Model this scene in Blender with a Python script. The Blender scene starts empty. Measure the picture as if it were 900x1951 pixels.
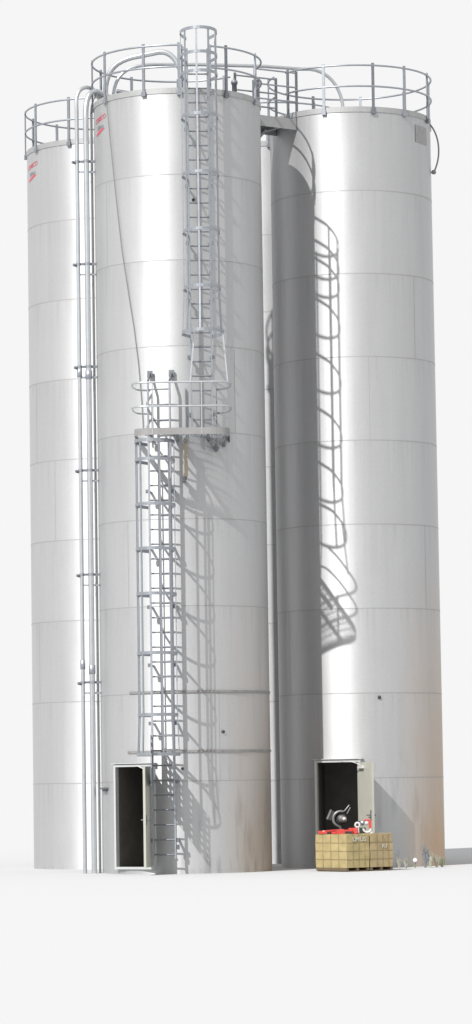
import bpy, bmesh, math, random
from mathutils import Vector, Matrix
random.seed(7)
R = math.radians
S = bpy.context.scene
C = S.collection

# ------------------------------------------------------------------ camera
cam_d = bpy.data.cameras.new("camera"); cam = bpy.data.objects.new("camera", cam_d); C.objects.link(cam)
S.camera = cam
cam_d.sensor_fit = 'VERTICAL'; cam_d.sensor_height = 24.0
cam_d.lens = 24.0 * 6298 / 1951
cam_d.clip_start = 0.5; cam_d.clip_end = 12000
cam.matrix_world = (Matrix.Translation((1.07, -66.0, 1.65)) @ Matrix.Rotation(R(90 + 4.765), 4, 'X')
                    @ Matrix.Rotation(R(-0.87), 4, 'Z'))
# ------------------------------------------------------------------ world (plain pale backdrop, as in the photograph)
W = bpy.data.worlds.new("World"); S.world = W; W.use_nodes = True
W.node_tree.nodes["Background"].inputs[0].default_value = (0.921, 0.921, 0.921, 1)
W.node_tree.nodes["Background"].inputs[1].default_value = 1.0
# ------------------------------------------------------------------ sun
SUN_TH, SUN_EL = R(55.5), R(40)
sd = bpy.data.lights.new("sun", 'SUN'); sun = bpy.data.objects.new("sun", sd); C.objects.link(sun)
sd.energy = 5.0; sd.angle = R(0.5); sd.color = (1.0, 0.985, 0.96)
tr = Vector((math.cos(SUN_TH) * math.cos(SUN_EL), math.sin(SUN_TH) * math.cos(SUN_EL), -math.sin(SUN_EL)))
sun.rotation_euler = tr.to_track_quat('-Z', 'Y').to_euler()
S.view_settings.view_transform = 'Standard'; S.view_settings.look = 'None'
S.view_settings.exposure = 0; S.view_settings.gamma = 1

# ------------------------------------------------------------------ materials
def mat(name, col, rough=0.5, metal=0.0, spec=0.5, var=0.0, scale=6.0, bump=0.0, stretch=(1, 1, 1)):
    m = bpy.data.materials.new(name); m.use_nodes = True
    nt = m.node_tree; b = nt.nodes["Principled BSDF"]
    b.inputs["Base Color"].default_value = (*col, 1); b.inputs["Roughness"].default_value = rough
    b.inputs["Metallic"].default_value = metal; b.inputs["Specular IOR Level"].default_value = spec
    if var or bump:
        tc = nt.nodes.new("ShaderNodeTexCoord"); mp = nt.nodes.new("ShaderNodeMapping")
        mp.inputs["Scale"].default_value = stretch
        nt.links.new(tc.outputs["Object"], mp.inputs[0])
        no = nt.nodes.new("ShaderNodeTexNoise"); no.inputs["Scale"].default_value = scale
        no.inputs["Detail"].default_value = 5
        nt.links.new(mp.outputs[0], no.inputs["Vector"])
        if var:
            cr = nt.nodes.new("ShaderNodeMix"); cr.data_type = 'RGBA'
            cr.inputs[6].default_value = (*[max(0, c * (1 - var)) for c in col], 1)
            cr.inputs[7].default_value = (*[min(1, c * (1 + var)) for c in col], 1)
            nt.links.new(no.outputs[0], cr.inputs[0]); nt.links.new(cr.outputs[2], b.inputs["Base Color"])
        if bump:
            bp = nt.nodes.new("ShaderNodeBump"); bp.inputs["Strength"].default_value = bump
            bp.inputs["Distance"].default_value = 0.01
            nt.links.new(no.outputs[0], bp.inputs["Height"]); nt.links.new(bp.outputs[0], b.inputs["Normal"])
    return m

ROT = 0.25
def silo_metal():
    """mill-finish aluminium sheet: each course of plates a slightly different batch, faint rolling
    streaks, warm ground reflection painted tan on the lower right side, and run-down marks (dirt that belongs to the sheet)"""
    m = bpy.data.materials.new("silo_aluminium"); m.use_nodes = True
    nt = m.node_tree; N = nt.nodes; L = nt.links; b = N["Principled BSDF"]
    def nd(t, **k):
        n = N.new(t)
        for a, v in k.items(): setattr(n, a, v)
        return n
    def math_(op, a, b_=None, clamp=False):
        n = nd("ShaderNodeMath", operation=op, use_clamp=clamp)
        for i, v in enumerate((a, b_)):
            if v is None: continue
            if isinstance(v, (int, float)): n.inputs[i].default_value = v
            else: L.new(v, n.inputs[i])
        return n.outputs[0]
    tc = nd("ShaderNodeTexCoord"); sp = nd("ShaderNodeSeparateXYZ"); L.new(tc.outputs["Object"], sp.inputs[0])
    x, y, z = sp.outputs
    info = nd("ShaderNodeObjectInfo")
    az = math_('ARCTAN2', x, math_('MULTIPLY', y, -1.0))
    course = math_('FLOOR', math_('DIVIDE', math_('SUBTRACT', z, 0.09), 1.69))
    plate = math_('FLOOR', math_('MULTIPLY', math_('ADD', az, math_('MULTIPLY', course, 1.7)), 0.9))
    cmb = nd("ShaderNodeCombineXYZ"); L.new(course, cmb.inputs[0]); L.new(plate, cmb.inputs[1])
    L.new(math_('MULTIPLY', info.outputs["Random"], 37.0), cmb.inputs[2])
    wn = nd("ShaderNodeTexWhiteNoise", noise_dimensions='3D'); L.new(cmb.outputs[0], wn.inputs["Vector"])
    # streaks run down the wall
    mp = nd("ShaderNodeMapping"); mp.inputs["Scale"].default_value = (3.2, 3.2, 0.22); L.new(tc.outputs["Object"], mp.inputs[0])
    st = nd("ShaderNodeTexNoise"); st.inputs["Scale"].default_value = 1.6; st.inputs["Detail"].default_value = 6; L.new(mp.outputs[0], st.inputs["Vector"])
    mp2 = nd("ShaderNodeMapping"); mp2.inputs["Scale"].default_value = (1, 1, 1); L.new(tc.outputs["Object"], mp2.inputs[0])
    bl = nd("ShaderNodeTexNoise"); bl.inputs["Scale"].default_value = 0.9; bl.inputs["Detail"].default_value = 4; L.new(mp2.outputs[0], bl.inputs["Vector"])
    gr = nd("ShaderNodeTexNoise"); gr.inputs["Scale"].default_value = 26; gr.inputs["Detail"].default_value = 3; L.new(tc.outputs["Object"], gr.inputs["Vector"])
    v = math_('ADD', math_('MULTIPLY', wn.outputs["Value"], 0.035), 0.48)
    v = math_('ADD', v, math_('MULTIPLY', math_('SUBTRACT', st.outputs[0], 0.5), 0.05))
    v = math_('ADD', v, math_('MULTIPLY', math_('SUBTRACT', bl.outputs[0], 0.5), 0.06))
    v = math_('ADD', v, math_('MULTIPLY', math_('SUBTRACT', gr.outputs[0], 0.5), 0.06))
    fr = math_('FRACT', math_('DIVIDE', math_('SUBTRACT', z, 0.09), 1.69))          # rain run-off starting under each seam
    mp5 = nd("ShaderNodeMapping"); mp5.inputs["Scale"].default_value = (9, 9, 0.35); L.new(tc.outputs["Object"], mp5.inputs[0])
    ro = nd("ShaderNodeTexNoise"); ro.inputs["Scale"].default_value = 1.5; ro.inputs["Detail"].default_value = 4; L.new(mp5.outputs[0], ro.inputs["Vector"])
    run = math_('MULTIPLY', math_('POWER', fr, 2.5), math_('MULTIPLY', math_('SUBTRACT', ro.outputs[0], 0.48, clamp=True), 1.6))
    v = math_('MULTIPLY', v, math_('SUBTRACT', 1.0, math_('MULTIPLY', run, 0.28)))
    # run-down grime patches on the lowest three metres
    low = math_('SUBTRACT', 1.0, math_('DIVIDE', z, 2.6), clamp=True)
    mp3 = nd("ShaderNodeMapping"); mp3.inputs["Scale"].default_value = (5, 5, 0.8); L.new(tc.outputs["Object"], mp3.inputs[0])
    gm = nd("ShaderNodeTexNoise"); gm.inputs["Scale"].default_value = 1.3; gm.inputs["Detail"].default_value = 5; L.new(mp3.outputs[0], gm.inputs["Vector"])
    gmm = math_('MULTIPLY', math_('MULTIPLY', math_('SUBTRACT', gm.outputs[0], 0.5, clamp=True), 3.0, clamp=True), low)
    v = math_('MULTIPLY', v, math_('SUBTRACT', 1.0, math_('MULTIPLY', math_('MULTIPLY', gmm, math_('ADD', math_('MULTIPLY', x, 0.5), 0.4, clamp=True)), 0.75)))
    grey = nd("ShaderNodeCombineColor"); L.new(v, grey.inputs[0]); L.new(math_('MULTIPLY', v, 1.005), grey.inputs[1]); L.new(math_('MULTIPLY', v, 1.02), grey.inputs[2])
    # warm ground reflection painted into the colour, tan on the lower right side
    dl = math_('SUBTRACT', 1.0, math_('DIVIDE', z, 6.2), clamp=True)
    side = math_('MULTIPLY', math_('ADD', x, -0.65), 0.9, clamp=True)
    warm_reflection = math_('MULTIPLY', math_('MULTIPLY', dl, side), math_('ADD', bl.outputs[0], 0.25), clamp=True)
    warm_reflection = math_('MULTIPLY', warm_reflection, math_('ADD', math_('MULTIPLY', info.outputs['Object Index'], 0.75), 0.85), clamp=True)
    mx = nd("ShaderNodeMix", data_type='RGBA'); L.new(warm_reflection, mx.inputs[0]); L.new(grey.outputs[0], mx.inputs[6])
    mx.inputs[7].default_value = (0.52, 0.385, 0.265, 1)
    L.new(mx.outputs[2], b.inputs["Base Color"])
    b.inputs["Metallic"].default_value = SM[0]
    r = math_('ADD', math_('MULTIPLY', wn.outputs["Value"], 0.05), SM[1])
    L.new(math_('ADD', r, math_('MULTIPLY', math_('SUBTRACT', bl.outputs[0], 0.5), 0.12)), b.inputs["Roughness"])
    bp = nd("ShaderNodeBump"); bp.inputs["Strength"].default_value = 0.4; bp.inputs["Distance"].default_value = 0.03
    mp4 = nd("ShaderNodeMapping"); mp4.inputs["Scale"].default_value = (1, 1, 0.5); L.new(tc.outputs["Object"], mp4.inputs[0])
    wv = nd("ShaderNodeTexNoise"); wv.inputs["Scale"].default_value = 1.4; wv.inputs["Detail"].default_value = 1; L.new(mp4.outputs[0], wv.inputs["Vector"])
    tg = nd("ShaderNodeTangent", direction_type='RADIAL', axis='Z'); L.new(tg.outputs[0], b.inputs["Tangent"])
    b.inputs["Anisotropic"].default_value = 0.75; b.inputs["Anisotropic Rotation"].default_value = ROT
    L.new(wv.outputs[0], bp.inputs["Height"]); L.new(bp.outputs[0], b.inputs["Normal"])
    return m

SM = (0.66, 0.585)
M = {}
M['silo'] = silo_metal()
M['seam'] = mat("weld_seam", (0.36, 0.355, 0.35), 0.6, 0.6)
M['galv'] = mat("galvanised_steel", (0.32, 0.34, 0.37), 0.40, 0.75, var=0.25, scale=14)
M['galv_dark'] = mat("weathered_steel", (0.17, 0.18, 0.20), 0.5, 0.6, var=0.3, scale=12)
M['alu'] = mat("plain_aluminium", (0.50, 0.52, 0.54), 0.34, 0.8, var=0.12, scale=9)
M['toe'] = mat("roof_edge_sheet", (0.34, 0.345, 0.345), 0.5, 0.5, var=0.15, scale=8)
M['roof'] = mat("roof_sheet", (0.35, 0.355, 0.36), 0.55, 0.6, var=0.1)
M['frame'] = mat("door_frame_paint", (0.40, 0.41, 0.41), 0.45, var=0.08, scale=10)
M['leaf'] = mat("door_leaf_paint", (0.38, 0.38, 0.33), 0.45, var=0.08, scale=5)
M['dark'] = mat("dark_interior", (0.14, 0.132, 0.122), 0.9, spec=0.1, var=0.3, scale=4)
M['tan'] = mat("tan_bracket", (0.34, 0.30, 0.235), 0.6, var=0.15, scale=9)
M['band'] = mat("stained_band", (0.25, 0.245, 0.24), 0.6, 0.5, var=0.3, scale=7)
M['red_mark'] = mat("red_lettering", (0.45, 0.06, 0.085), 0.5)
M['grey_mark'] = mat("grey_lettering", (0.16, 0.18, 0.19), 0.5)
M['kraft'] = mat("kraft_wrap", (0.34, 0.275, 0.135), 0.75, spec=0.3, var=0.38, scale=4, bump=0.8)
M['kraft_b'] = mat("kraft_wrap_duller", (0.32, 0.25, 0.14), 0.75, spec=0.3, var=0.38, scale=3.5, bump=0.8)
M['strap'] = mat("brown_strap", (0.24, 0.18, 0.10), 0.6)
M['wood'] = mat("pallet_wood", (0.12, 0.085, 0.05), 0.8, var=0.3, scale=8)
M['white_mark'] = mat("chalk_lettering", (0.44, 0.41, 0.34), 0.8)
M['tool_red'] = mat("red_tool_plastic", (0.50, 0.05, 0.04), 0.35, var=0.15, scale=12)
M['tool_black'] = mat("black_tool_rubber", (0.025, 0.025, 0.027), 0.5)
M['tool_grey'] = mat("cast_tool_metal", (0.20, 0.20, 0.20), 0.4, 0.6, var=0.3, scale=20)
M['tool_white'] = mat("white_tool_casing", (0.55, 0.55, 0.53), 0.35, var=0.08, scale=20)
M['cable'] = mat("grey_cable", (0.19, 0.19, 0.18), 0.6)
M['weed'] = mat("dry_weed", (0.38, 0.38, 0.31), 0.7, var=0.3, scale=30)
M['weed2'] = mat("green_weed", (0.22, 0.24, 0.15), 0.7, var=0.3, scale=30)
M['flower'] = mat("white_flower", (0.85, 0.85, 0.83), 0.6)
M['plate'] = mat("dull_plate", (0.31, 0.31, 0.315), 0.6, 0.5, var=0.2, scale=10)

# ------------------------------------------------------------------ mesh helpers
class MB:
    def __init__(s): s.v = []; s.f = []; s.m = []; s.sm = []
    def add(s, vs, fs, m=0, smooth=False):
        o = len(s.v); s.v += [tuple(p) for p in vs]
        for f in fs: s.f.append([i + o for i in f]); s.m.append(m); s.sm.append(smooth)
        return s
    def box(s, c, size, rot=0.0, m=0, tilt=None):
        hx, hy, hz = [a / 2 for a in size]; c = Vector(c)
        Q = Matrix.Rotation(rot, 3, 'Z')
        if tilt is not None: Q = Q @ tilt
        vs = [c + Q @ Vector((a * hx, b * hy, d * hz)) for d in (-1, 1) for a, b in ((-1, -1), (1, -1), (1, 1), (-1, 1))]
        return s.add(vs, [(3, 2, 1, 0), (4, 5, 6, 7), (0, 1, 5, 4), (1, 2, 6, 5), (2, 3, 7, 6), (3, 0, 4, 7)], m)
    def bar(s, a, b, w, t, ref=(0, 0, 1), m=0):
        """rectangular bar a-b; t measured along ref-ish direction, w across it"""
        a, b = Vector(a), Vector(b); d = (b - a).normalized(); ref = Vector(ref)
        if abs(d.dot(ref)) > .99: ref = Vector((0, 1, 0))
        u = d.cross(ref).normalized(); n = u.cross(d)
        vs = [p + u * i * w / 2 + n * j * t / 2 for p in (a, b) for i, j in ((-1, -1), (1, -1), (1, 1), (-1, 1))]
        return s.add(vs, [(3, 2, 1, 0), (4, 5, 6, 7), (0, 1, 5, 4), (1, 2, 6, 5), (2, 3, 7, 6), (3, 0, 4, 7)], m)
    def tube(s, pts, r, n=10, m=0, closed=False):
        P = [Vector(p) for p in pts]; K = len(P)
        if not hasattr(r, '__len__'): r = [r] * K
        prev = None; rings = []
        for i in range(K):
            if closed: d = (P[(i + 1) % K] - P[i - 1])
            else: d = P[min(i + 1, K - 1)] - P[max(i - 1, 0)]
            d.normalize()
            if prev is None:
                u = d.orthogonal().normalized()
            else:
                u = (prev - d * prev.dot(d)).normalized()
            prev = u; w = d.cross(u)
            rings.append([P[i] + (u * math.cos(2 * math.pi * k / n) + w * math.sin(2 * math.pi * k / n)) * r[i] for k in range(n)])
        vs = [p for g in rings for p in g]; fs = []
        for i in range(K if closed else K - 1):
            j = (i + 1) % K
            for k in range(n): fs.append((i * n + k, i * n + (k + 1) % n, j * n + (k + 1) % n, j * n + k))
        s.add(vs, fs, m, True)
        if not closed:
            s.add(rings[0][::-1], [tuple(range(n))], m); s.add(rings[-1], [tuple(range(n))], m)
        return s
    def ribbon(s, path, h, t, m=0, closed=False):
        """flat strip standing on edge along a horizontal path: height h (z), thickness t"""
        P = [Vector(p) for p in path]; K = len(P); vs = []
        for i in range(K):
            d = (P[(i + 1) % K] - P[i - 1]) if closed else (P[min(i + 1, K - 1)] - P[max(i - 1, 0)])
            d.z = 0; d.normalize(); n = Vector((d.y, -d.x, 0))
            for q in ((1, -1), (1, 1), (-1, 1), (-1, -1)):
                vs.append(P[i] + n * q[0] * t / 2 + Vector((0, 0, q[1] * h / 2)))
        fs = []
        for i in range(K if closed else K - 1):
            j = (i + 1) % K
            for k in range(4): fs.append((i * 4 + k, j * 4 + k, j * 4 + (k + 1) % 4, i * 4 + (k + 1) % 4))
        if not closed: fs += [(0, 1, 2, 3), (K * 4 - 1, K * 4 - 2, K * 4 - 3, K * 4 - 4)]
        return s.add(vs, fs, m, False)
    def lathe(s, c, prof, n=24, m=0, axis=(0, 0, 1), smooth=True):
        ax = Vector(axis).normalized(); u = ax.orthogonal().normalized(); w = ax.cross(u); c = Vector(c); vs = []
        for r, h in prof:
            for k in range(n):
                a = 2 * math.pi * k / n
                vs.append(c + ax * h + (u * math.cos(a) + w * math.sin(a)) * r)
        fs = [(i * n + k, i * n + (k + 1) % n, (i + 1) * n + (k + 1) % n, (i + 1) * n + k) for i in range(len(prof) - 1) for k in range(n)]
        return s.add(vs, fs, m, smooth)
    def build(s, name, mats, parent=None, origin=None):
        me = bpy.data.meshes.new(name)
        o0 = Vector(origin) if origin is not None else (Vector(parent_world(parent)) if parent else Vector((0, 0, 0)))
        me.from_pydata([tuple(Vector(p) - o0) for p in s.v], [], s.f)
        for p, mi, sm in zip(me.polygons, s.m, s.sm): p.material_index = mi; p.use_smooth = sm
        for mm in (mats if isinstance(mats, (list, tuple)) else [mats]): me.materials.append(mm)
        bm = bmesh.new(); bm.from_mesh(me); bmesh.ops.recalc_face_normals(bm, faces=bm.faces); bm.to_mesh(me); bm.free()
        o = bpy.data.objects.new(name, me); C.objects.link(o)
        if parent is not None:
            o.parent = parent; o.location = o0 - Vector(parent_world(parent)) 
        else: o.location = o0
        return o

def parent_world(o):
    p = Vector((0, 0, 0))
    while o is not None: p += o.location; o = o.parent
    return p
def thing(name, label, cat, loc=(0, 0, 0), group=None):
    o = bpy.data.objects.new(name, None); C.objects.link(o); o.location = loc; o.empty_display_size = .3
    o["label"] = label; o["category"] = cat
    if group: o["group"] = group
    return o
def tag(o, label, cat, group=None):
    o["label"] = label; o["category"] = cat
    if group: o["group"] = group
    return o
def bez(p0, p1, p2, p3, n=12):
    p0, p1, p2, p3 = map(Vector, (p0, p1, p2, p3))
    return [(p0 * (1 - t) ** 3 + p1 * 3 * t * (1 - t) ** 2 + p2 * 3 * t * t * (1 - t) + p3 * t ** 3) for t in [i / n for i in range(n + 1)]]
def round_path(pts, rad, n=6):
    """polyline with rounded corners"""
    P = [Vector(p) for p in pts]; out = [P[0]]
    for i in range(1, len(P) - 1):
        a, b, c = P[i - 1], P[i], P[i + 1]
        r = rad[i - 1] if hasattr(rad, '__len__') else rad
        r1 = min(r, (a - b).length * .49, (c - b).length * .49) if not hasattr(rad, '__len__') else r
        s = b + (a - b).normalized() * r1; e = b + (c - b).normalized() * r1
        out += [(s * (1 - t) ** 2 + b * 2 * t * (1 - t) + e * t * t) for t in [k / n for k in range(n + 1)]]
    out.append(P[-1]); return out

# ------------------------------------------------------------------ ground
g = MB(); g.add([(-5000, -5000, 0), (5000, -5000, 0), (5000, 5000, 0), (-5000, 5000, 0)], [(0, 1, 2, 3)])
M['ground'] = mat("pale_ground", (0.4738, 0.4776, 0.4845), 1.0, spec=0.0)
ground = g.build("ground", M['ground']); ground["kind"] = "structure"

# ------------------------------------------------------------------ silos
RAD, TOP = 1.684, 15.24
SEAMS = [1.78 + 1.69 * k for k in range(8)]
def pol(c, az, r, z): return Vector((c[0] + r * math.sin(az), c[1] - r * math.cos(az), z))

def silo_wall(c, door, vseams, top=TOP):
    b = MB(); NS = 180
    azs = [-math.pi + 2 * math.pi * k / NS for k in range(NS)]
    zs = [0.0] + [zz for zz in SEAMS if zz < top - .3] + [top]
    if door:
        a, hw, z0, z1 = door; da = math.asin((hw + .02) / RAD)
        for q in (a - da, a + da):
            k = min(range(NS), key=lambda i: abs(azs[i] - q)); azs[k] = q
        zs += [z0, z1]
    zs = sorted(zs); n = len(azs)
    for i in range(len(zs) - 1):
        vs = [pol((0, 0), a_, RAD, zz) for zz in (zs[i], zs[i + 1]) for a_ in azs]; fs = []
        for k in range(n):
            am = azs[k] + math.pi / NS * .9; zm = (zs[i] + zs[i + 1]) / 2
            if door and abs(am - a) < da and z0 < zm < z1: continue
            fs.append((k, (k + 1) % n, n + (k + 1) % n, n + k))
        b.add(vs, fs, 0, True)
    # weld seams: thin proud strips between the courses, and upright plate joints
    for zz in SEAMS:
        if zz > top - .3: continue
        for (a0, a1) in ([(-math.pi, math.pi)] if not (door and door[2] - .01 < zz < door[3] + .06) else [(-math.pi, a - da - .06), (a + da + .06, math.pi)]):
            K = max(4, int((a1 - a0) / (2 * math.pi) * NS)); r = RAD + .0035
            seg = [a0 + (a1 - a0) * k / K for k in range(K + 1)]
            b.add([pol((0, 0), q, r, zz + d) for d in (-.007, .007) for q in seg], [(k, k + 1, K + 2 + k, K + 1 + k) for k in range(K)], 1, True)
    for (ad, z0_, z1_) in vseams:
        q = R(ad); dq = .0035 / RAD
        b.add([pol((0, 0), q + s_ * dq, RAD + .003, zz) for zz in (z0_ + .01, z1_ - .01) for s_ in (-1, 1)], [(0, 1, 3, 2)], 1)
    return b

def moved(b, c):
    b.v = [(p[0] + c[0], p[1] + c[1], p[2]) for p in b.v]; return b

def roof_railing(root, c, posts, gaps=(), top=TOP, post_rot=0):
    """full ring of top and middle rail on flat-bar posts bolted to the wall's head"""
    rr = RAD + .03
    rail = MB()
    def arc(a0, a1, z, n=72):
        K = max(3, int(n * abs(a1 - a0) / 360)); return [pol(c, R(a0 + (a1 - a0) * k / K), rr, z) for k in range(K + 1)]
    spans = []
    if not gaps: spans = [(-180, 180)]
    else:
        gs = sorted(gaps); cur = gs[0][1]
        for k in range(len(gs)):
            nxt = gs[(k + 1) % len(gs)][0] + (360 if k == len(gs) - 1 else 0); spans.append((gs[k][1], nxt))
    for z in (top + .93, top + .50):
        for a0, a1 in spans: rail.tube(arc(a0, a1, z), .020, 8)
    ro = rail.build("railing", M['galv'], root)
    for k, az in enumerate(posts):
        p = MB(); a = R(az); lo = pol(c, a, RAD + .028, top - .06); hi = pol(c, a, RAD + .028, top + .98)
        p.bar(lo, hi, .055, .03, ref=(math.sin(a), -math.cos(a), 0))
        p.box(pol(c, a, RAD + .03, top - .02), (.09, .055, .09), rot=a)
        p.build("post", M['galv_dark'] if k % 2 == 0 else M['galv'], ro)
    return ro

def toe_board(root, c, top=TOP):
    b = MB(); n = 120
    path = [pol(c, 2 * math.pi * k / n, RAD + .006, top + .03) for k in range(n)]
    b.ribbon(path, .11, .016, closed=True)
    for s_ in range(len(b.sm)): b.sm[s_] = False
    b.build("rim_band", M['toe'], root)
    b = MB(); n = 72
    b.lathe((c[0], c[1], top), [(RAD - .01, 0), (RAD * .5, .11), (.25, .2), (.25, .3), (0.001, .3)], n)
    return b.build("roof", M['roof'], root)

def text_on_wall(root, c, s, az, z, h, m, width, name="lettering", slant=0, body=None):
    cu = bpy.data.curves.new(name, 'FONT'); cu.body = s; cu.size = h / .7; cu.extrude = 0; cu.align_x = 'CENTER'
    cu.offset = 0.001
    tmp = bpy.data.objects.new("tmp", cu); C.objects.link(tmp)
    dg = bpy.context.evaluated_depsgraph_get(); me = bpy.data.meshes.new_from_object(tmp.evaluated_get(dg))
    bpy.data.objects.remove(tmp)
    bm = bmesh.new(); bm.from_mesh(me)
    bmesh.ops.triangulate(bm, faces=bm.faces)
    bmesh.ops.subdivide_edges(bm, edges=bm.edges, cuts=1)
    xs = [v.co.x for v in bm.verts]; sx = width / (max(xs) - min(xs)); x0 = (max(xs) + min(xs)) / 2
    pw = parent_world(root)
    for v in bm.verts:
        x = (v.co.x - x0) * sx; zz = z + v.co.y + x * slant
        p = pol(c, az + x / RAD, RAD + .006, zz); v.co = p - pw
    bm.to_mesh(me); bm.free(); me.name = name; me.materials.clear(); me.materials.append(m)
    o = bpy.data.objects.new(name, me); C.objects.link(o); o.parent = root; return o

def maker_mark(root, c):
    a = R(-66)
    t = text_on_wall(root, c, "COMECO", a, TOP - .36, .095, M['red_mark'], .54, slant=.10)
    text_on_wall(root, c, "Silos", a + R(.5), TOP - .52, .085, M['grey_mark'], .32, slant=.08)
    b = MB(); K = 14     # red swoosh
    top_, bot = [], []
    for k in range(K + 1):
        t_ = k / K; x = -.22 + .44 * t_; zz = TOP - .63 + .10 * t_; w = .038 * math.sin(math.pi * min(1, t_ * 1.02)) ** .7 + .002
        top_.append(pol(c, a + x / RAD, RAD + .006, zz + w)); bot.append(pol(c, a + x / RAD, RAD + .006, zz - w * .6))
    b.add(bot + top_, [(k, k + 1, K + 2 + k, K + 1 + k) for k in range(K)])
    b.build("lettering", M['red_mark'], root)

def doorway(root, c, az, hw, z0, z1, swing, handle_z=1.05):
    n = Vector((math.sin(az), -math.cos(az), 0)); t = Vector((math.cos(az), math.sin(az), 0)); r0 = RAD + .025
    O = Vector((c[0], c[1], 0)); up = Vector((0, 0, 1))
    def P(u, d, z): return O + t * u + n * (r0 + d) + up * z
    f = MB()
    def bx(u0, u1, d0, d1, za, zb, m=0):
        vs = [P(u, d, z) for z in (za, zb) for u, d in ((u0, d0), (u1, d0), (u1, d1), (u0, d1))]
        f.add(vs, [(3, 2, 1, 0), (4, 5, 6, 7), (0, 1, 5, 4), (1, 2, 6, 5), (2, 3, 7, 6), (3, 0, 4, 7)], m)
    bx(-hw - .045, -hw + .0, -.10, 0, z0 - .05, z1 + .055)
    bx(hw - .0, hw + .045, -.10, 0, z0 - .05, z1 + .055)
    bx(-hw, hw, -.10, 0, z1, z1 + .045)
    bx(-hw, hw, -.10, 0.01, z0 - .045, z0)
    bx(-hw - .09, hw + .09, -.09, .03, z1 + .057, z1 + .070)     # rain flashing
    fr = f.build("door_frame", M['frame'], root)
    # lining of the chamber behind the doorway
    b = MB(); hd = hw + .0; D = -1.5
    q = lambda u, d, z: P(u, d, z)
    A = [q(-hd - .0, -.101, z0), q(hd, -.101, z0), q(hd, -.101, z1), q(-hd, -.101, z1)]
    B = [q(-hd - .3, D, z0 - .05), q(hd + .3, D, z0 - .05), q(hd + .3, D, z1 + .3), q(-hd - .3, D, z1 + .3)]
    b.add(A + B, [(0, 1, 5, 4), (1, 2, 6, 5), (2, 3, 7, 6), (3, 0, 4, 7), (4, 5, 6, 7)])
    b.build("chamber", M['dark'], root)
    # open leaf
    dr = -t * math.cos(swing) + n * math.sin(swing); W = 2 * hw - .03; th = .045
    hg = P(hw + .01, .03, 0); nl = dr.cross(up).normalized()
    lf = MB(); cc = hg + dr * W / 2
    ang = math.atan2(dr.y, dr.x)
    lf.box(cc + up * ((z0 + z1) / 2), (W, th, z1 - z0 - .02), rot=ang)
    lf.box(cc + up * ((z0 + z1) / 2) + nl * 0, (W * .80, th + .008, (z1 - z0) * .88), rot=ang)
    leaf = lf.build("door", M['leaf'], root)
    h = MB(); e = hg + dr * (W - .07) + up * handle_z
    for s_ in (-1, 1):
        h.tube([e + nl * s_ * .02, e + nl * s_ * .075], .012, 8)
        h.tube([e + nl * s_ * .07, e + nl * s_ * .07 - dr * .12], .011, 8)
        h.box(e + nl * s_ * .027 , (.045, .012, .2), rot=ang)
    h.build("handle", M['galv_dark'], leaf)
    h = MB()                                         # door closer: body on the leaf, folding arm to the frame
    k0 = hg + dr * .30 + up * (z1 - .10); k1 = hg + dr * .42 + up * (z1 - .03); kf = P(hw - .35, .02, z1 + .02)
    inn = nl if (nl.dot(P(0, 0, 0) - hg) > 0) else -nl
    h.box(k0 + inn * .055, (.26, .06, .06), rot=ang)
    el = (k0 + kf) / 2 + n * .16
    h.bar(k0 + inn * .055 + up * .045, el + up * .06, .03, .012); h.bar(el + up * .06, kf, .03, .012)
    h.build("door_closer", M['tool_white'], leaf)
    h = MB()
    for zz in (z0 + .25, (z0 + z1) / 2, z1 - .25):
        h = MB(); h.tube([hg + up * (zz - .06) + n * .008, hg + up * (zz + .06) + n * .008], .014, 8)
        h.build("hinge", M['galv_dark'], leaf)

C0, C1, C2, C3 = (0, 0), (3.585, 2.52), (-1.66, 4.80), (1.92, 7.32)
def make_silo(c, label, posts, gaps, door=None, vseams=(), top=TOP, mark=False):
    root = thing("silo", label, "silo", (c[0], c[1], 0), "metal storage silos standing in a block")
    dcut = (R(door[0]), door[1], door[2], door[3]) if door else None
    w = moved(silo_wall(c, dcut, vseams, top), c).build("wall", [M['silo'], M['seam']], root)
    toe_board(root, c, top)
    roof_railing(root, c, posts, gaps, top)
    if mark: maker_mark(root, c)
    if door: doorway(root, c, R(door[0]), door[1], door[2], door[3], R(door[4]))
    return root

DZ0, DZ1 = .14, 2.07
silo_c = make_silo(C0, "tall front silo with two caged ladders, a mid-height platform and a narrow open door", 
    [-84, -56, -21.5, 2.5, 36, 68, 112, 146, 180, -146, -114], [(4, 24), (113, 141)], (-36.5, .44, DZ0, DZ1, 120),
    [(-57, 11.92, 13.61), (-39, 5.16, 6.85), (40, 8.54, 10.2), (-70, 1.78, 3.47), (24, 1.78, 3.47), (62, 3.47, 5.16)], mark=True)
silo_r = make_silo(C1, "right-hand silo with stacked crates before its open door, striped by ladder shadow",
    [-50, -20, 14.5, 39.5, 69, 100, 135, 170, -155, -84], [(-68, -52)], (-18.7, .44, DZ0, DZ1 + .03, 126),
    [(46, 10.23, 11.92), (53, 5.16, 6.85), (8, 8.54, 10.23), (-28, 11.92, 13.61), (-60, 3.47, 5.16)])
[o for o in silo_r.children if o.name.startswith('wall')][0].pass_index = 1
silo_l = make_silo(C2, "left-hand silo, lower on the skyline, standing behind the vertical fill pipes",
    [-86, -57, -24, 12, 48, 84, 120, 156, -168, -140, -112], [], None, [(-62, 8.54, 10.23), (-61, 3.47, 5.16), (-40, 6.85, 8.54)], mark=True)
silo_b = make_silo(C3, "rear silo glimpsed only through the narrow gap between the front and right silos",
    [0, 36, 72, 108, 144, 180, -144, -108, -72, -36], [], None, [], top=TOP + .35)

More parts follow.
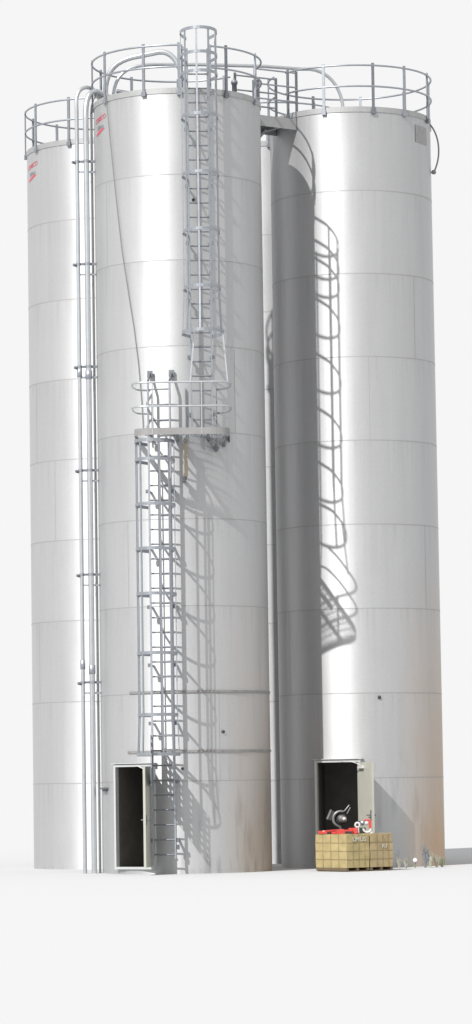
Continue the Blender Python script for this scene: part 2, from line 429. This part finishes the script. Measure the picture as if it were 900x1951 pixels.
# bands, bracket and bolts on the front silo wall
def wall_band(root, c, a0, a1, z, h, m):
    b = MB(); K = 40
    b.ribbon([pol(c, R(a0 + (a1 - a0) * k / K), RAD + .013, z) for k in range(K + 1)], h, .02)
    return b.build("wall_band", m, root)
wall_band(silo_c, C0, -39, 84, 3.50, .045, M['band'])
wall_band(silo_c, C0, -41, 84, 2.35, .045, M['band'])
b = MB(); b.box(pol(C0, R(-70), RAD + .05, 1.66), (.32, .10, .035), rot=R(-70)); b.box(pol(C0, R(-70), RAD + .02, 1.63), (.2, .04, .05), rot=R(-70))
b.build("bracket", M['galv_dark'], silo_c)
for az, z in ((26.5, 2.72), (-1.5, 2.02), (11, 13.1)):
    b = MB(); b.lathe(pol(C0, R(az), RAD, z), [(.03, 0), (.03, .03), (.001, .035)], 10, axis=(math.sin(R(az)), -math.cos(R(az)), 0))
    b.build("bolt", M['tool_black'], silo_c)
b = MB(); b.lathe(pol(C1, R(11), RAD, 3.38), [(.035, 0), (.035, .03), (.001, .035)], 10, axis=(math.sin(R(11)), -math.cos(R(11)), 0))
b.build("bolt", M['tool_black'], silo_r)
# dull nameplate and cable loop on the right silo
b = MB(); K = 6; vs = [pol(C1, R(51 + 17 * k / K), RAD + .008, z) for z in (14.70, 15.06) for k in range(K + 1)]
b.add(vs, [(k, k + 1, K + 2 + k, K + 1 + k) for k in range(K)]); b.build("nameplate", M['plate'], silo_r)
b = MB(); e = pol(C1, R(84), RAD, 0)
pts = bez(e + Vector((-.03, -.02, 15.2)), e + Vector((.20, -.05, 14.95)), e + Vector((.22, -.05, 14.5)), e + Vector((.07, -.03, 14.2)), 16)
b.tube(pts, .017, 8); b.lathe(e + Vector((.055, -.03, 14.17)), [(.001, -.05), (.045, -.03), (.05, 0), (.04, .04), (.001, .05)], 12)
b.bar(e + Vector((-.04, -.03, 14.17)), e + Vector((.05, -.03, 14.17)), .04, .03)
tag(b.build("cable_loop", M['cable'], None, origin=e + Vector((0, 0, 14.17))), "short grey cable looping out from the right silo's upper right edge", "cable")
# sagging cable on the front silo
pts = []
for az, z in ((-55, 15.33), (-50.5, 14.4), (-45.5, 13.3), (-40.5, 12.2), (-34.5, 11.2), (-31, 10.6), (-28, 9.9), (-26, 9.2), (-25, 8.6)): pts.append(pol(C0, R(az), RAD + .03, z))
b = MB(); b.tube(pts, .008, 6); tag(b.build("cable", M['cable'], None, origin=pts[0]), "thin cable sagging diagonally down the front silo's bright wall", "cable")

# roof fittings
def roof_vent(c, az, r, h, rad, root):
    b = MB(); p = pol(c, R(az), r, TOP + .02)
    b.lathe(p, [(rad, 0), (rad, h), (rad * 1.35, h), (rad * 1.35, h + .06), (.001, h + .12)], 16)
    b.box(p + Vector((0, 0, .07)), (rad * 3, rad * 3, .03)); return b.build("roof_vent", M['galv_dark'], root)
for az, r, h, rad in ((-150, 1.15, .35, .05), (150, 1.2, .5, .06), (120, 1.35, .62, .05), (165, .9, .45, .05)): roof_vent(C0, az, r, h, rad, silo_c)
b = MB(); b.tube([(-1.25, 1.0, TOP + .60), (-.35, .9, TOP + .42)], .045, 10); b.tube([(-.70, .95, TOP + .05), (-.70, .95, TOP + .62)], .03, 8)
b.tube([(-1.1, 1.0, TOP + .1), (-.7, .95, TOP + .45)], .02, 8)
b.bar((-.35, .9, TOP + .42), (.1, .85, TOP + .2), .05, .05); b.build("roof_strut", M['galv_dark'], silo_c)

# ------------------------------------------------------------------ caged ladders
def caged_ladder(name, label, x0, wall_y, face, z_lo, z_hi, hoops, cage_r, cage_depth, lad_w, off, rung_z0, rung_dz, group, flare=1.12, rung_top=None, strips=(-97, -55, -12, 28, 62, 97)):
    f = R(face); n = Vector((math.sin(f), -math.cos(f), 0)); t = Vector((math.cos(f), math.sin(f), 0)); O = Vector((x0, wall_y, 0))
    P = lambda u, d, z: O + t * u + n * d + Vector((0, 0, z))
    root = thing(name, label, "ladder", P(0, off, z_lo), group)
    for s_ in (-1, 1):
        b = MB(); b.bar(P(s_ * lad_w / 2, off, z_lo), P(s_ * lad_w / 2, off, z_hi), .062, .03, ref=t)
        b.build("side_rail", M['galv'], root)
    proto = None; z = rung_z0
    while z < (rung_top or z_hi - .1):
        if proto is None:
            b = MB(); b.tube([P(-lad_w / 2, off, z), P(lad_w / 2, off, z)], .015, 8); proto = b.build("rung", M['galv_dark'], root); zp = z
        else:
            o = proto.copy(); C.objects.link(o); o.parent = root; o.location = proto.location + Vector((0, 0, z - zp))
        z += rung_dz
    # stand-offs to the wall
    k = 0; z = z_lo + .35
    while z < min(z_hi, TOP - .1):
        for s_ in (-1, 1):
            b = MB(); b.bar(P(s_ * lad_w / 2, off, z), P(s_ * (lad_w / 2 + .03), -.25, z), .05, .012)
            b.box(P(s_ * (lad_w / 2 + .045), off - .02, z), (.05, .05, .07), rot=f)
            b.build("standoff", M['galv_dark'], root)
        z += 1.12
    # cage
    cd = off + cage_depth / 2; 
    def loop(z, sc=1.0, rx=cage_r):
        pts = [P(-lad_w / 2 - .01, off, z)]
        for k in range(0, 21):
            a = R(-108 + 216 * k / 20); pts.append(P(math.sin(a) * rx * sc, off + cage_depth * .5 + math.cos(a) * cage_depth * .5 * sc, z))
        pts.append(P(lad_w / 2 + .01, off, z)); return pts
    for i, z in enumerate(hoops):
        sc = flare if i == len(hoops) - 1 else 1.0
        b = MB(); b.ribbon(loop(z, sc), .06, .012)
        b.build("cage_hoop", M['galv'], root)
    for a in strips:
        a = R(a); b = MB()
        q = lambda z, sc: P(math.sin(a) * (cage_r - .012) * sc, off + cage_depth * .5 + math.cos(a) * (cage_depth * .5 - .012) * sc, z)
        nn = t * math.sin(a) + n * math.cos(a)
        pts = [(hoops[0] + .03, 1), (hoops[-2], 1), (hoops[-1] - .03, flare)]
        for (za, sa), (zb, sb) in zip(pts, pts[1:]): b.bar(q(za, sa), q(zb, sb), .036, .017, ref=nn)
        b.build("cage_strip", M['galv'], root)
    return root, P

hz = [16.24, 15.77, 15.40, 14.57, 13.44, 12.33, 11.23, 10.37]
lad_u, PU = caged_ladder("caged_ladder", "upper caged ladder rising from the platform past the front silo's roof rail", .42, -1.63, 4, 8.50, 16.05,
    hz, .36, 1.04, .40, .27, 8.75, .283, "caged ladders on the front silo", rung_top=15.6)
for u0, u1 in ((-.17, -.27), (.38, .46)):
    b = MB(); b.bar(PU(u0, .95, 10.36), PU(u1, 1.0, 9.38), .026, .012); b.build("brace", M['alu'], lad_u)
for s_ in (-1, 1):                    # boarding posts where the ladder passes the rail
    b = MB(); b.bar(PU(s_ * .28, -.05, 15.2), PU(s_ * .28, -.05, 16.2), .07, .03, ref=(1, 0, 0)); b.bar(PU(s_ * .28, -.05, 16.15), PU(s_ * .22, .24, 16.0), .05, .03)
    b.build("grab_post", M['galv'], lad_u)

hz2 = [8.27, 7.91, 7.05, 6.20, 5.34, 4.21, 3.04, 2.29]
lad_l, PL = caged_ladder("caged_ladder", "lower caged ladder between the ground and the underside of the platform", -.355, -1.645, -9, .30, 9.50,
    hz2, .38, 1.04, .43, .30, .38, .284, "caged ladders on the front silo", flare=1.08, rung_top=8.5, strips=(-97, -66, -34, -4, 28, 60, 97))
for s_ in (-1, 1):                    # rail heads bent back to the wall above the platform
    b = MB(); b.bar(PL(s_ * .215, .30, 9.50), PL(s_ * .215, .08, 9.68), .06, .03, ref=(1, 0, 0)); b.box(PL(s_ * .215, .06, 9.68), (.10, .05, .13), rot=R(-9))
    b.build("rail_head", M['galv_dark'], lad_l)
for z in (8.75, 9.05, 9.35):
    b = MB(); b.tube([PL(-.215, .30, z), PL(.215, .30, z)], .015, 8); b.build("rung", M['galv_dark'], lad_l)
# perforated anti-climb plate on the ladder's right side, seen edge-on
def perforated(name, u, d0, d1, z0, z1, P, root, rad=.031, pitch=.122):
    b = MB(); nu = int((d1 - d0) / pitch); nz = int((z1 - z0) / pitch); n = 12
    pu = (d1 - d0) / nu; pz = (z1 - z0) / nz
    for i in range(nu):
        for j in range(nz):
            cu = d0 + (i + .5) * pu; cz = z0 + (j + .5) * pz
            hole = not (i in (0,) or (i % 4 == 3))
            if not hole:
                b.add([P(u, cu + a * pu / 2, cz + c_ * pz / 2) for a, c_ in ((-1, -1), (1, -1), (1, 1), (-1, 1))], [(0, 1, 2, 3)])
                continue
            off = .25 * pz * (1 if i % 2 else -1)
            sq = []; ci = []
            for k in range(n):
                a = 2 * math.pi * (k + .5) / n; ca, sa = math.cos(a), math.sin(a); s_ = 1 / max(abs(ca), abs(sa))
                sq.append((cu + ca * s_ * pu / 2, cz + sa * s_ * pz / 2)); ci.append((cu + ca * rad, cz + off + sa * rad * .95))
            # exact corners
            vs = [P(u, *p) for p in sq] + [P(u, *p) for p in ci]
            b.add(vs, [(k, (k + 1) % n, n + (k + 1) % n, n + k) for k in range(n)])
            for sx, sz in ((1, 1), (-1, 1), (-1, -1), (1, -1)):
                near = sorted(range(n), key=lambda k: (sq[k][0] - cu - sx * pu / 2) ** 2 + (sq[k][1] - cz - sz * pz / 2) ** 2)[:2]
                b.add([P(u, *sq[near[0]]), P(u, cu + sx * pu / 2, cz + sz * pz / 2), P(u, *sq[near[1]])], [(0, 1, 2)])
    o = b.build(name, M['galv'], root)
    m = o.modifiers.new("thickness", 'SOLIDIFY'); m.thickness = .004
    return o
_h = PL(-.245, .32, 0); _d = Vector((.024, -1, 0)).normalized()
perforated("anti_climb_plate", 0, 0, 1.28, 1.70, 2.66, lambda u, d, z: _h + _d * d + Vector((0, 0, z)), lad_l)
b = MB(); b.box(PL(.245, .24, .52), (.05, .12, .09), rot=R(-9)); b.build("padlock_box", M['galv_dark'], lad_l)

# ------------------------------------------------------------------ platform
plat = thing("platform", "grey ladder platform with rounded tubular guard rail halfway up the front silo", "platform", (.05, -1.68, 8.35))
PX0, PX1, PYF = -.86, .97, -2.98
def outline(ins=0.0, ends=True):
    a = [(PX0 + ins, -1.50), (PX0 + ins, -2.50)]
    pts = [Vector((PX0 + ins, -1.44, 0)), Vector((PX0 + ins, PYF + ins, 0)), Vector((PX1 - ins, PYF + ins, 0)), Vector((PX1 - ins, -1.36, 0))]
    return round_path(pts, [.34, .34], 8)
ol = outline()
b = MB(); b.ribbon([p + Vector((0, 0, 8.42)) for p in ol], .13, .012)
fasc = b.build("fascia", mat('platform_edge', (0.245, 0.243, 0.24), .55, .3, var=.15), plat)
b = MB()                                 # grating: bearing bars left open around the ladder hatch
def depth_at(x): 
    d = min(x - PX0, PX1 - x); r = .34
    return PYF + (r - math.sqrt(max(0, r * r - (r - d) ** 2)) if d < r else 0)
k = PX0 + .03
while k < PX1 - .02:
    ya = depth_at(k) + .02; yb = -math.sqrt(max(.01, RAD ** 2 - k * k)) - .02
    segs = [(ya, yb)]
    if -.78 < k < -.06: segs = [(ya, -2.86)] if ya < -2.87 else []
    for y0, y1 in segs:
        if y1 - y0 > .03: b.bar((k, y0, 8.462), (k, y1, 8.462), .006, .024)
    k += .05
for yy in [PYF + .05 + .14 * q for q in range(10)]:
    xs0, xs1 = PX0 + .05, PX1 - .05
    if yy < PYF + .34: 
        ins = .34 - math.sqrt(.34 ** 2 - (PYF + .34 - yy) ** 2); xs0 = PX0 + ins + .02; xs1 = PX1 - ins - .02
    if yy > -2.86: xs0 = -.06
    if xs1 > xs0: b.bar((xs0, yy, 8.468), (xs1, yy, 8.468), .007, .016)
gr = b.build("grating", M['galv'], plat)
for x in (-.05, .55):
    b = MB(); b.bar((x, PYF + .05, 8.39), (x, -1.6, 8.39), .05, .07); b.build("bearer", M['galv_dark'], plat)
for x in (.10, .86):
    b = MB(); b.bar((x, -2.15, 8.33), (x, -1.45, 8.29), .05, .06); b.build("bearer", M['galv_dark'], plat)
rl = MB()
def railpath(z):
    p = [Vector((PX0 + .28, -1.66, z)), Vector((PX0 + .02, -1.80, z)), Vector((PX0 - .04, -2.2, z)), Vector((PX0 - .04, PYF, z)), Vector((PX1 + .03, PYF, z)), Vector((PX1 + .03, -2.2, z)), Vector((PX1 - .04, -1.85, z)), Vector((PX1 - .25, -1.62, z))]
    return round_path(p, [.1, .15, .34, .34, .15, .1], 6)
rl.tube(railpath(9.36), .020, 8); rl.tube(railpath(8.90), .018, 8)
rl.build("guard_rail", M['alu'], plat)
for x, y in ((-.50, PYF + .01), (.44, PYF + .01), (PX0 + .25, -1.70), (PX1 - .25, -1.66), (.12, -1.72)):
    b = MB(); b.bar((x, y, 8.36), (x, y, 9.38), .045, .018, ref=(1, 0, 0)); b.build("post", M['alu'] if y < -2 else M['galv_dark'], plat)
b = MB(); b.box((.105, -2.05, 8.0), (.085, .085, .74)); b.build("support_leg", M['tan'], plat)
b = MB(); b.box((.07, -1.95, 7.58), (.07, .2, .10)); b.bar((.105, -2.05, 7.66), (.07, -1.70, 7.58), .06, .04); b.build("foot_bracket", M['galv_dark'], plat)
b = MB(); b.tube([(.70, -1.58, 8.20), (.70, -1.86, 8.20)], .05, 10); b.box((.70, -1.86, 8.20), (.14, .03, .04)); b.box((.70, -1.88, 8.20), (.03, .03, .16)); b.bar((.70, -1.75, 8.2), (.70, -1.75, 8.36), .05, .03)
b.build("clamp", M['galv_dark'], plat)

# ------------------------------------------------------------------ pipes
def pipe(label, pts, r, m=M['alu'], couplings=()):
    root = thing("fill_pipe", label, "pipe", Vector(pts[0]))
    MB().tube(pts, r, 14).build("tube", m, root)
    for z in couplings:
        b = MB(); b.lathe((pts[0][0], pts[0][1], z), [(r, -.09), (r + .012, -.085), (r + .012, .085), (r, .09)], 14); b.build("coupling", M['galv'], root)
    return root
zt = 15.36
pA = [(-2.02, -.30, 0), (-2.02, -.30, zt - .2)] + bez((-2.02, -.30, zt), (-2.02, -.28, zt + .42), (-1.62, -.1, zt + .42), (-1.56, .1, zt + .05), 12)[0:] + [(-1.52, .2, TOP + .05)]
pipe("left one of the two thick upright fill pipes, hooked over at its top", pA, .040, M['alu'], (4.1, 9.9))
pB = [(-1.835, -.34, 0), (-1.835, -.34, zt - .45)] + bez((-1.835, -.34, zt - .25), (-1.835, -.3, zt + .05), (-1.76, -.25, zt + .3), (-1.55, -.1, zt + .22), 12) + [(-1.3, .1, TOP + .25)]
pipe("thickest upright fill pipe, middle of three beside the front silo", pB, .056, M['alu'], (4.0, 9.85))
pC = [(-1.735, -.10, 0), (-1.735, -.10, 15.0)] + bez((-1.735, -.1, 15.0), (-1.735, -.1, 15.5), (-1.7, 0, 15.65), (-1.4, .2, 15.6), 8)
pipe("thin upright pipe close against the front silo's left edge", pC, .028, M['frame'])
for i, z in enumerate((14.15, 12.08, 10.02, 7.95, 5.88, 3.75)):
    nth = ["topmost pipe clamp, beside the red lettering", "second pipe clamp from the top", "third pipe clamp from the top", "third pipe clamp from the bottom", "second pipe clamp from the bottom", "lowest pipe clamp, above the door's height"][i]
    t = thing("pipe_clamp", nth + ", crossing the upright pipes", "clamp", (-1.85, -.3, z), "clamps holding the upright pipes")
    b = MB(); b.box((-1.86, -.29, z), (.42, .035, .045)); b.bar((-1.66, -.29, z), (-1.60, -.1, z), .05, .04)
    b.tube([(-2.05, -.30, z - .03), (-2.11, -.36, z - .02)], .03, 8); b.build("cross_bar", M['galv_dark'], t)
    b = MB(); b.box((-1.86, -.29, z - .21), (.36, .03, .03)); b.bar((-1.68, -.29, z - .21), (-1.62, -.1, z - .21), .03, .03); b.build("lower_bar", M['galv'], t)
    for x, r in ((-2.02, .046), (-1.835, .062)):
        b = MB(); b.lathe((x, -.30 if x < -2 else -.34, z), [(r, -.025), (r, .025)], 14, smooth=True); b.build("pipe_collar", M['galv'], t)
# arches over the front silo's roof and the long transfer pipe to the right silo
pD = [(-1.45, .1, TOP + .08)] + bez((-1.45, .1, 15.6), (-1.45, .1, 16.1), (-1.2, 0, 16.28), (-.75, -.05, 16.33), 10) + bez((-.35, -.08, 16.40), (-.05, -.1, 16.42), (.12, -.1, 16.1), (.14, -.1, 15.6), 10) + [(.14, -.1, TOP + .2)]
pipe("bright pipe arching over the front silo's roof inside the railing", pD, .055)
pE = [(-1.30, .3, TOP + .08)] + bez((-1.30, .3, 15.5), (-1.3, .3, 16.0), (-1.05, .3, 16.22), (-.55, .35, 16.24), 10) + [(.5, .7, 16.3), (1.8, 1.5, 16.42)] + [(2.6, 2.1, 16.48)] + bez((2.75, 2.2, 16.5), (3.15, 2.4, 16.5), (3.42, 2.5, 16.2), (3.45, 2.5, 15.7), 10) + [(3.45, 2.5, TOP + .1)]
pipe("long transfer pipe running from the front silo's roof across to the right silo", pE, .036)

# ------------------------------------------------------------------ walkway between the roofs
ub = Vector((C1[0], C1[1], 0)).normalized(); vb = Vector((-ub.y, ub.x, 0))
br = thing("walkway", "short grey bridge joining the roofs of the front and right silos", "walkway", ub * 2.2 + Vector((0, 0, 15.0)))
Q = lambda s_, w, z: ub * s_ + vb * w + Vector((0, 0, z))
ang = math.atan2(ub.y, ub.x)
b = MB(); b.box(Q(2.28, 0, 15.16), (1.5, .70, .03), rot=ang); b.build("deck", M['galv'], br)
b = MB()
for s_ in (-1, 1): b.box(Q(2.28, s_ * .36, 15.10), (1.5, .02, .22), rot=ang)
b.box(Q(2.28, 0, 15.03), (.08, .7, .08), rot=ang)
b.bar(Q(1.72, 0, 14.5), Q(2.2, 0, 15.0), .05, .05)
b.build("beam", M['plate'], br)
b = MB()
for s_ in (-1, 1):
    for z in (15.55, 15.85, 16.15): b.tube([Q(1.70, s_ * .36, z), Q(2.74, s_ * .36, z + .02)], .018, 8)
b.build("hand_rail", M['galv'], br)
for s_ in (-1, 1):
    for u in (1.70, 2.74):
        b = MB(); b.bar(Q(u, s_ * .36, 15.0), Q(u, s_ * .36, 16.2), .05, .03, ref=vb); b.build("post", M['galv_dark'], br)
b = MB(); b.box(Q(2.15, .25, 15.65), (.12, .1, .85), rot=ang); b.tube([Q(2.1, .2, 15.2), Q(2.1, .2, 16.3)], .02, 8); b.build("junction_box", M['galv_dark'], br)

# ------------------------------------------------------------------ crates
PHI = R(35); cu_ = Vector((math.cos(PHI), math.sin(PHI), 0)); cv_ = Vector((-math.sin(PHI), math.cos(PHI), 0))
CO = Vector((3.10, -2.0, 0))
def crate(label, u0, u1, m, rows, text, tilt=0.0, hh=.715):
    c = CO + cu_ * ((u0 + u1) / 2) + cv_ * .5
    root = thing("crate", label, "crate", c, "wrapped crates in front of the right silo's door")
    w = u1 - u0; L = 1.0; z0 = .075
    b = MB(); nx, ny, nz = 8, 12, 8                       # slightly bulging wrapped block
    bm = bmesh.new(); bmesh.ops.create_cube(bm, size=1)
    bmesh.ops.subdivide_edges(bm, edges=bm.edges, cuts=7, use_grid_fill=True)
    Rt = Matrix.Rotation(PHI + tilt, 3, 'Z')
    for v in bm.verts:
        p = v.co.copy(); bu = .012 * math.cos(p.x * 2.6) ; 
        q = Vector((p.x * (w - .006), p.y * L, p.z * (hh - z0)))
        if abs(p.z) < .49:
            q += Vector((p.x, p.y, 0)) * .014 * math.cos(p.z * math.pi) + Vector((random.uniform(-1, 1), random.uniform(-1, 1), 0)) * .0035
        q.z += (hh + z0) / 2 + (.006 * math.sin(p.x * 9 + p.y * 7) if p.z > .4 else 0)
        v.co = Rt @ q
    me = bpy.data.meshes.new("box_body"); bm.to_mesh(me); bm.free(); me.materials.append(m)
    o = bpy.data.objects.new("box_body", me); C.objects.link(o); o.parent = root
    s = MB()
    def face_line(a, b_, wdt): s.bar(root.location + Rt @ Vector(a), root.location + Rt @ Vector(b_), wdt, .006, ref=(0, 0, 1) if a[2] != b_[2] else (0, 0, 1))
    hw, hl = w / 2 + .010, L / 2 + .010
    zs = [z0 + (hh - z0) * k / 4 for k in (1, 2, 3)]
    for z in zs:
        s.bar(root.location + Rt @ Vector((-hw, -hl, z)), root.location + Rt @ Vector((hw, -hl, z)), .004, .007)
        for e in (-hw, hw): s.bar(root.location + Rt @ Vector((e, -hl, z)), root.location + Rt @ Vector((e, hl, z)), .004, .007)
        s.bar(root.location + Rt @ Vector((-hw, hl, z)), root.location + Rt @ Vector((hw, hl, z)), .004, .007)
    for k in range(1, 4):
        for e in (-hl, hl): s.bar(root.location + Rt @ Vector((-hw + 2 * hw * k / 4 + .02, e, z0)), root.location + Rt @ Vector((-hw + 2 * hw * k / 4 + .02, e, hh)), .006, .004, ref=Rt @ Vector((0, 1, 0)))
        for e in (-hw, hw): s.bar(root.location + Rt @ Vector((e, -hl + 2 * hl * k / 4, z0)), root.location + Rt @ Vector((e, -hl + 2 * hl * k / 4, hh)), .006, .004, ref=Rt @ Vector((1, 0, 0)))
    s.build("strapping", M['strap'], root)
    s = MB()
    for e in (-hw + .035, 0, hw - .035): s.box(root.location + Rt @ Vector((e, 0, .045)), (.06, L - .02, .06), rot=PHI + tilt)
    for y in (-.45, -.15, .15, .45): s.box(root.location + Rt @ Vector((0, y * .96, .012)), (w - .03, .09, .022), rot=PHI + tilt)
    s.build("pallet", M['wood'], root)
    # chalk lettering on the front end
    for txt, uu, zz, h, mm, tw in text:
        cu = bpy.data.curves.new("chalk", 'FONT'); cu.body = txt; cu.size = h / .7; cu.extrude = .001; cu.align_x = 'CENTER'; cu.offset = .003
        tmp = bpy.data.objects.new("tmp", cu); C.objects.link(tmp)
        me = bpy.data.meshes.new_from_object(tmp.evaluated_get(bpy.context.evaluated_depsgraph_get())); bpy.data.objects.remove(tmp)
        xs = [v.co.x for v in me.vertices]; x0 = (max(xs) + min(xs)) / 2; sx = tw / (max(xs) - min(xs))
        for v in me.vertices: v.co = Rt @ Vector((uu + (v.co.x - x0) * sx, -hl - .008 + v.co.z, zz + v.co.y))
        me.materials.append(mm); o = bpy.data.objects.new("lettering", me); C.objects.link(o); o.parent = root
    return root
crate("nearer tan wrapped crate with chalked letters, red tool bar lying on its top", 0, .545, M['kraft'], 4, [("LMUS", .03, .585, .085, M['white_mark'], .33)])
crate("farther tan wrapped crate on the right, white and red cutting machine at its edge", .565, 1.11, M['kraft_b'], 4, [("Y", .03, .61, .05, M['strap'], .04), ("IU", .06, .45, .07, M['white_mark'], .12)], tilt=R(1.5), hh=.72)

# ------------------------------------------------------------------ tools on the crates
def W(u, v, z): return CO + cu_ * u + cv_ * v + Vector((0, 0, z))
TZ = .72
t = thing("tool_bar", "flat red tool lying along the left crate's top beside the saw", "tool", W(.05, .6, TZ))
b = MB(); b.bar(W(.06, .95, TZ + .03), W(.12, .45, TZ + .03), .07, .045); b.box(W(.17, .30, TZ + .045), (.30, .16, .08), rot=R(10)); b.box(W(.36, .25, TZ + .06), (.17, .14, .11), rot=R(-8))
b.tube([W(.05, .97, TZ + .05), W(.1, .55, TZ + .075), W(.2, .34, TZ + .085)], .012, 8); b.build("casing", M['tool_red'], t)
b = MB(); b.box(W(.08, .62, TZ + .02), (.10, .09, .05), rot=PHI); b.box(W(.20, .2, TZ + .03), (.13, .02, .045), rot=R(8)); b.build("grip", M['tool_black'], t)
b = MB(); b.box(W(.075, .80, TZ + .055), (.06, .05, .03), rot=PHI); b.build("label_plate", M['tool_white'], t)

t = thing("chop_saw", "dark chop saw with curved blade guard standing in the dark doorway", "saw", W(.42, .72, TZ))
sc = W(.40, .70, TZ + .29); V = lambda x, z, y=0: sc + Vector((x, y, z))
b = MB(); b.box(V(.06, -.27), (.42, .26, .035)); b.box(V(.02, -.245), (.20, .12, .03)); b.build("base", M['tool_black'], t)
b = MB(); pts = [V(math.cos(a) * .15, math.sin(a) * .15, -.03) for a in [R(70 + 190 * k / 16) for k in range(17)]]
pts2 = [p + Vector((0, .0, 0)) for p in pts]
b.tube(pts, [.018 + .012 * math.sin(math.pi * k / 16) for k in range(17)], 8); b.tube([V(-.03, -.14, -.02), V(.0, -.25, 0)], .025, 8); b.build("blade_guard", M['tool_grey'], t)
b = MB(); b.lathe(V(0, 0, .0), [(.001, -.008), (.12, -.004), (.12, .004), (.001, .008)], 28, axis=(0, 1, 0)); b.build("blade", M['tool_black'], t)
b = MB(); b.lathe(V(.05, -.01, -.10), [(.001, -.02), (.05, 0), (.065, .03), (.065, .16), (.001, .17)], 16, axis=(0, 1, 0)); b.lathe(V(.02, .0, -.06), [(.001, -.01), (.07, 0), (.07, .03)], 16, axis=(0, 1, 0)); b.build("motor", M['tool_grey'], t)
b = MB(); b.lathe(V(.06, 0, -.13), [(.001, -.02), (.03, -.01), (.035, .01), (.001, .02)], 12, axis=(0, 1, 0)); b.build("knob", M['tool_white'], t)
b = MB(); b.tube([V(.02, .13, -.02), V(.08, .16, 0), V(.17, .27, 0)], .013, 8); b.tube([V(.12, .10), V(.19, .22)], .011, 8); b.build("handle", M['tool_grey'], t)
b = MB(); b.box(V(-.23, .09, 0), (.035, .10, .20), tilt=Matrix.Rotation(R(24), 3, 'Y')); b.build("guard_plate", M['tool_grey'], t)
b = MB(); b.box(V(-.185, .07, 0.01), (.06, .09, .19), tilt=Matrix.Rotation(R(24), 3, 'Y')); b.build("dust_box", M['tool_black'], t)

t = thing("disc_cutter", "white and red disc cutter leaning by the open door on the crates", "power tool", W(.68, .35, TZ))
sc = W(.66, .35, TZ + .14); V = lambda x, z, y=0: sc + Vector((x, y, z))
def ring(b, c, R0, r, a0=0, a1=360, n=18): b.tube([c + Vector((math.cos(R(a0 + (a1 - a0) * k / n)) * R0, 0, math.sin(R(a0 + (a1 - a0) * k / n)) * R0)) for k in range(n + 1)], r, 8)
b = MB(); ring(b, V(-.10, .03, -.06), .042, .020); b.box(V(-.12, -.07, -.05), (.08, .08, .09)); ring(b, V(.09, -.04, -.05), .075, .024, 180, 350); b.lathe(V(.08, .06, -.04), [(.001, -.03), (.035, -.02), (.04, .02), (.001, .05)], 14, axis=(0, 1, 0)); b.box(V(.13, -.12, -.02), (.12, .08, .035))
b.build("casing", M['tool_white'], t)
b = MB(); b.tube([V(-.03, .10, -.02), V(.06, .125, -.02), V(.15, .12, -.02)], .016, 8); b.box(V(.15, .04, 0), (.05, .09, .15)); b.box(V(.07, -.125, -.02), (.12, .08, .03)); b.build("cover", M['tool_red'], t)
b = MB(); b.tube([V(-.17, .0, 0), V(-.10, .09, 0), V(-.02, .10, 0)], .012, 8); b.box(V(0, -.09, 0), (.12, .12, .13)); b.lathe(V(-.10, .03, -.07), [(.001, -.012), (.02, -.01), (.02, .01), (.001, .012)], 12, axis=(0, 1, 0)); b.build("frame", M['tool_black'], t)
b = MB(); b.lathe(V(.0, .07, -.05), [(.001, -.02), (.05, -.01), (.055, .03), (.001, .05)], 14, axis=(0, 1, 0)); b.build("motor", M['galv'], t)

# ------------------------------------------------------------------ weeds at the foot of the right silo
def weed(label, x, y, h, blades, spread, m, flower=False, stalk=False):
    root = thing("weed", label, "weed", (x, y, 0), "dry weeds at the foot of the right silo"); b = MB()
    for k in range(blades):
        a = random.uniform(0, 6.28); l = h * random.uniform(.55, 1); w = random.uniform(.004, .011)
        e = Vector((math.cos(a), math.sin(a) * .6, 0)) * spread * random.uniform(.2, 1)
        p0 = Vector((x, y, 0)) + e * .2; pts = [p0, p0 + e * .35 + Vector((0, 0, l * .6)), p0 + e + Vector((0, 0, l))]
        b.tube(pts, [w, w * .8, .001], 4)
        if stalk and k % 2: b.lathe(pts[1], [(.001, -.05), (w * 2.6, 0), (.001, .06)], 5)
    b.build("stems", m, root)
    if flower:
        b = MB(); b.lathe((x, y - .02, h * .9), [(.001, -.04), (.035, -.02), (.045, .01), (.02, .045), (.001, .05)], 10); b.build("flower_head", M['flower'], root)
    return root
fx = 4.12
for k, (dx, y, h, n, sp, mm, fl, lab) in enumerate((
    (.08, -.1, .26, 26, .07, 'weed', 0, "small pale weed tuft closest to the crates"),
    (.22, .1, .22, 26, .07, 'weed', 0, "low pale weed tuft second from the crates"),
    (.40, .0, .17, 9, .04, 'weed2', 1, "low weed bearing one round white flower head"),
    (.62, .3, .50, 46, .09, 'galv', 0, "tallest bluish grey dry weed, against the silo wall"),
    (.72, .35, .36, 34, .08, 'weed', 0, "pale upright weed right of the tallest one"),
    (.86, .5, .28, 34, .09, 'weed', 0, "bushy pale weed second from the silo's right edge"),
    (.98, .7, .22, 34, .11, 'weed2', 0, "low brownish green weed at the silo's right edge"))):
    weed(lab, fx + dx, y, h, n, sp, M[mm], bool(fl), k in (3, 4))

# site measurement: course heights, taken silo by silo, are slightly taller than drawn above
for o in S.objects:
    if o.parent is None and o.type in ('MESH', 'EMPTY') and o is not ground:
        if o.get("category") in ("silo", "ladder", "platform", "pipe", "clamp", "walkway", "cable"):
            k = {silo_r: 1.013, silo_l: 1.006, br: 1.010}.get(o, 1.017 if 'right silo' in o["label"] and o["category"] == 'cable' else 1.007)
            o.scale.z = k; o.location.z *= k
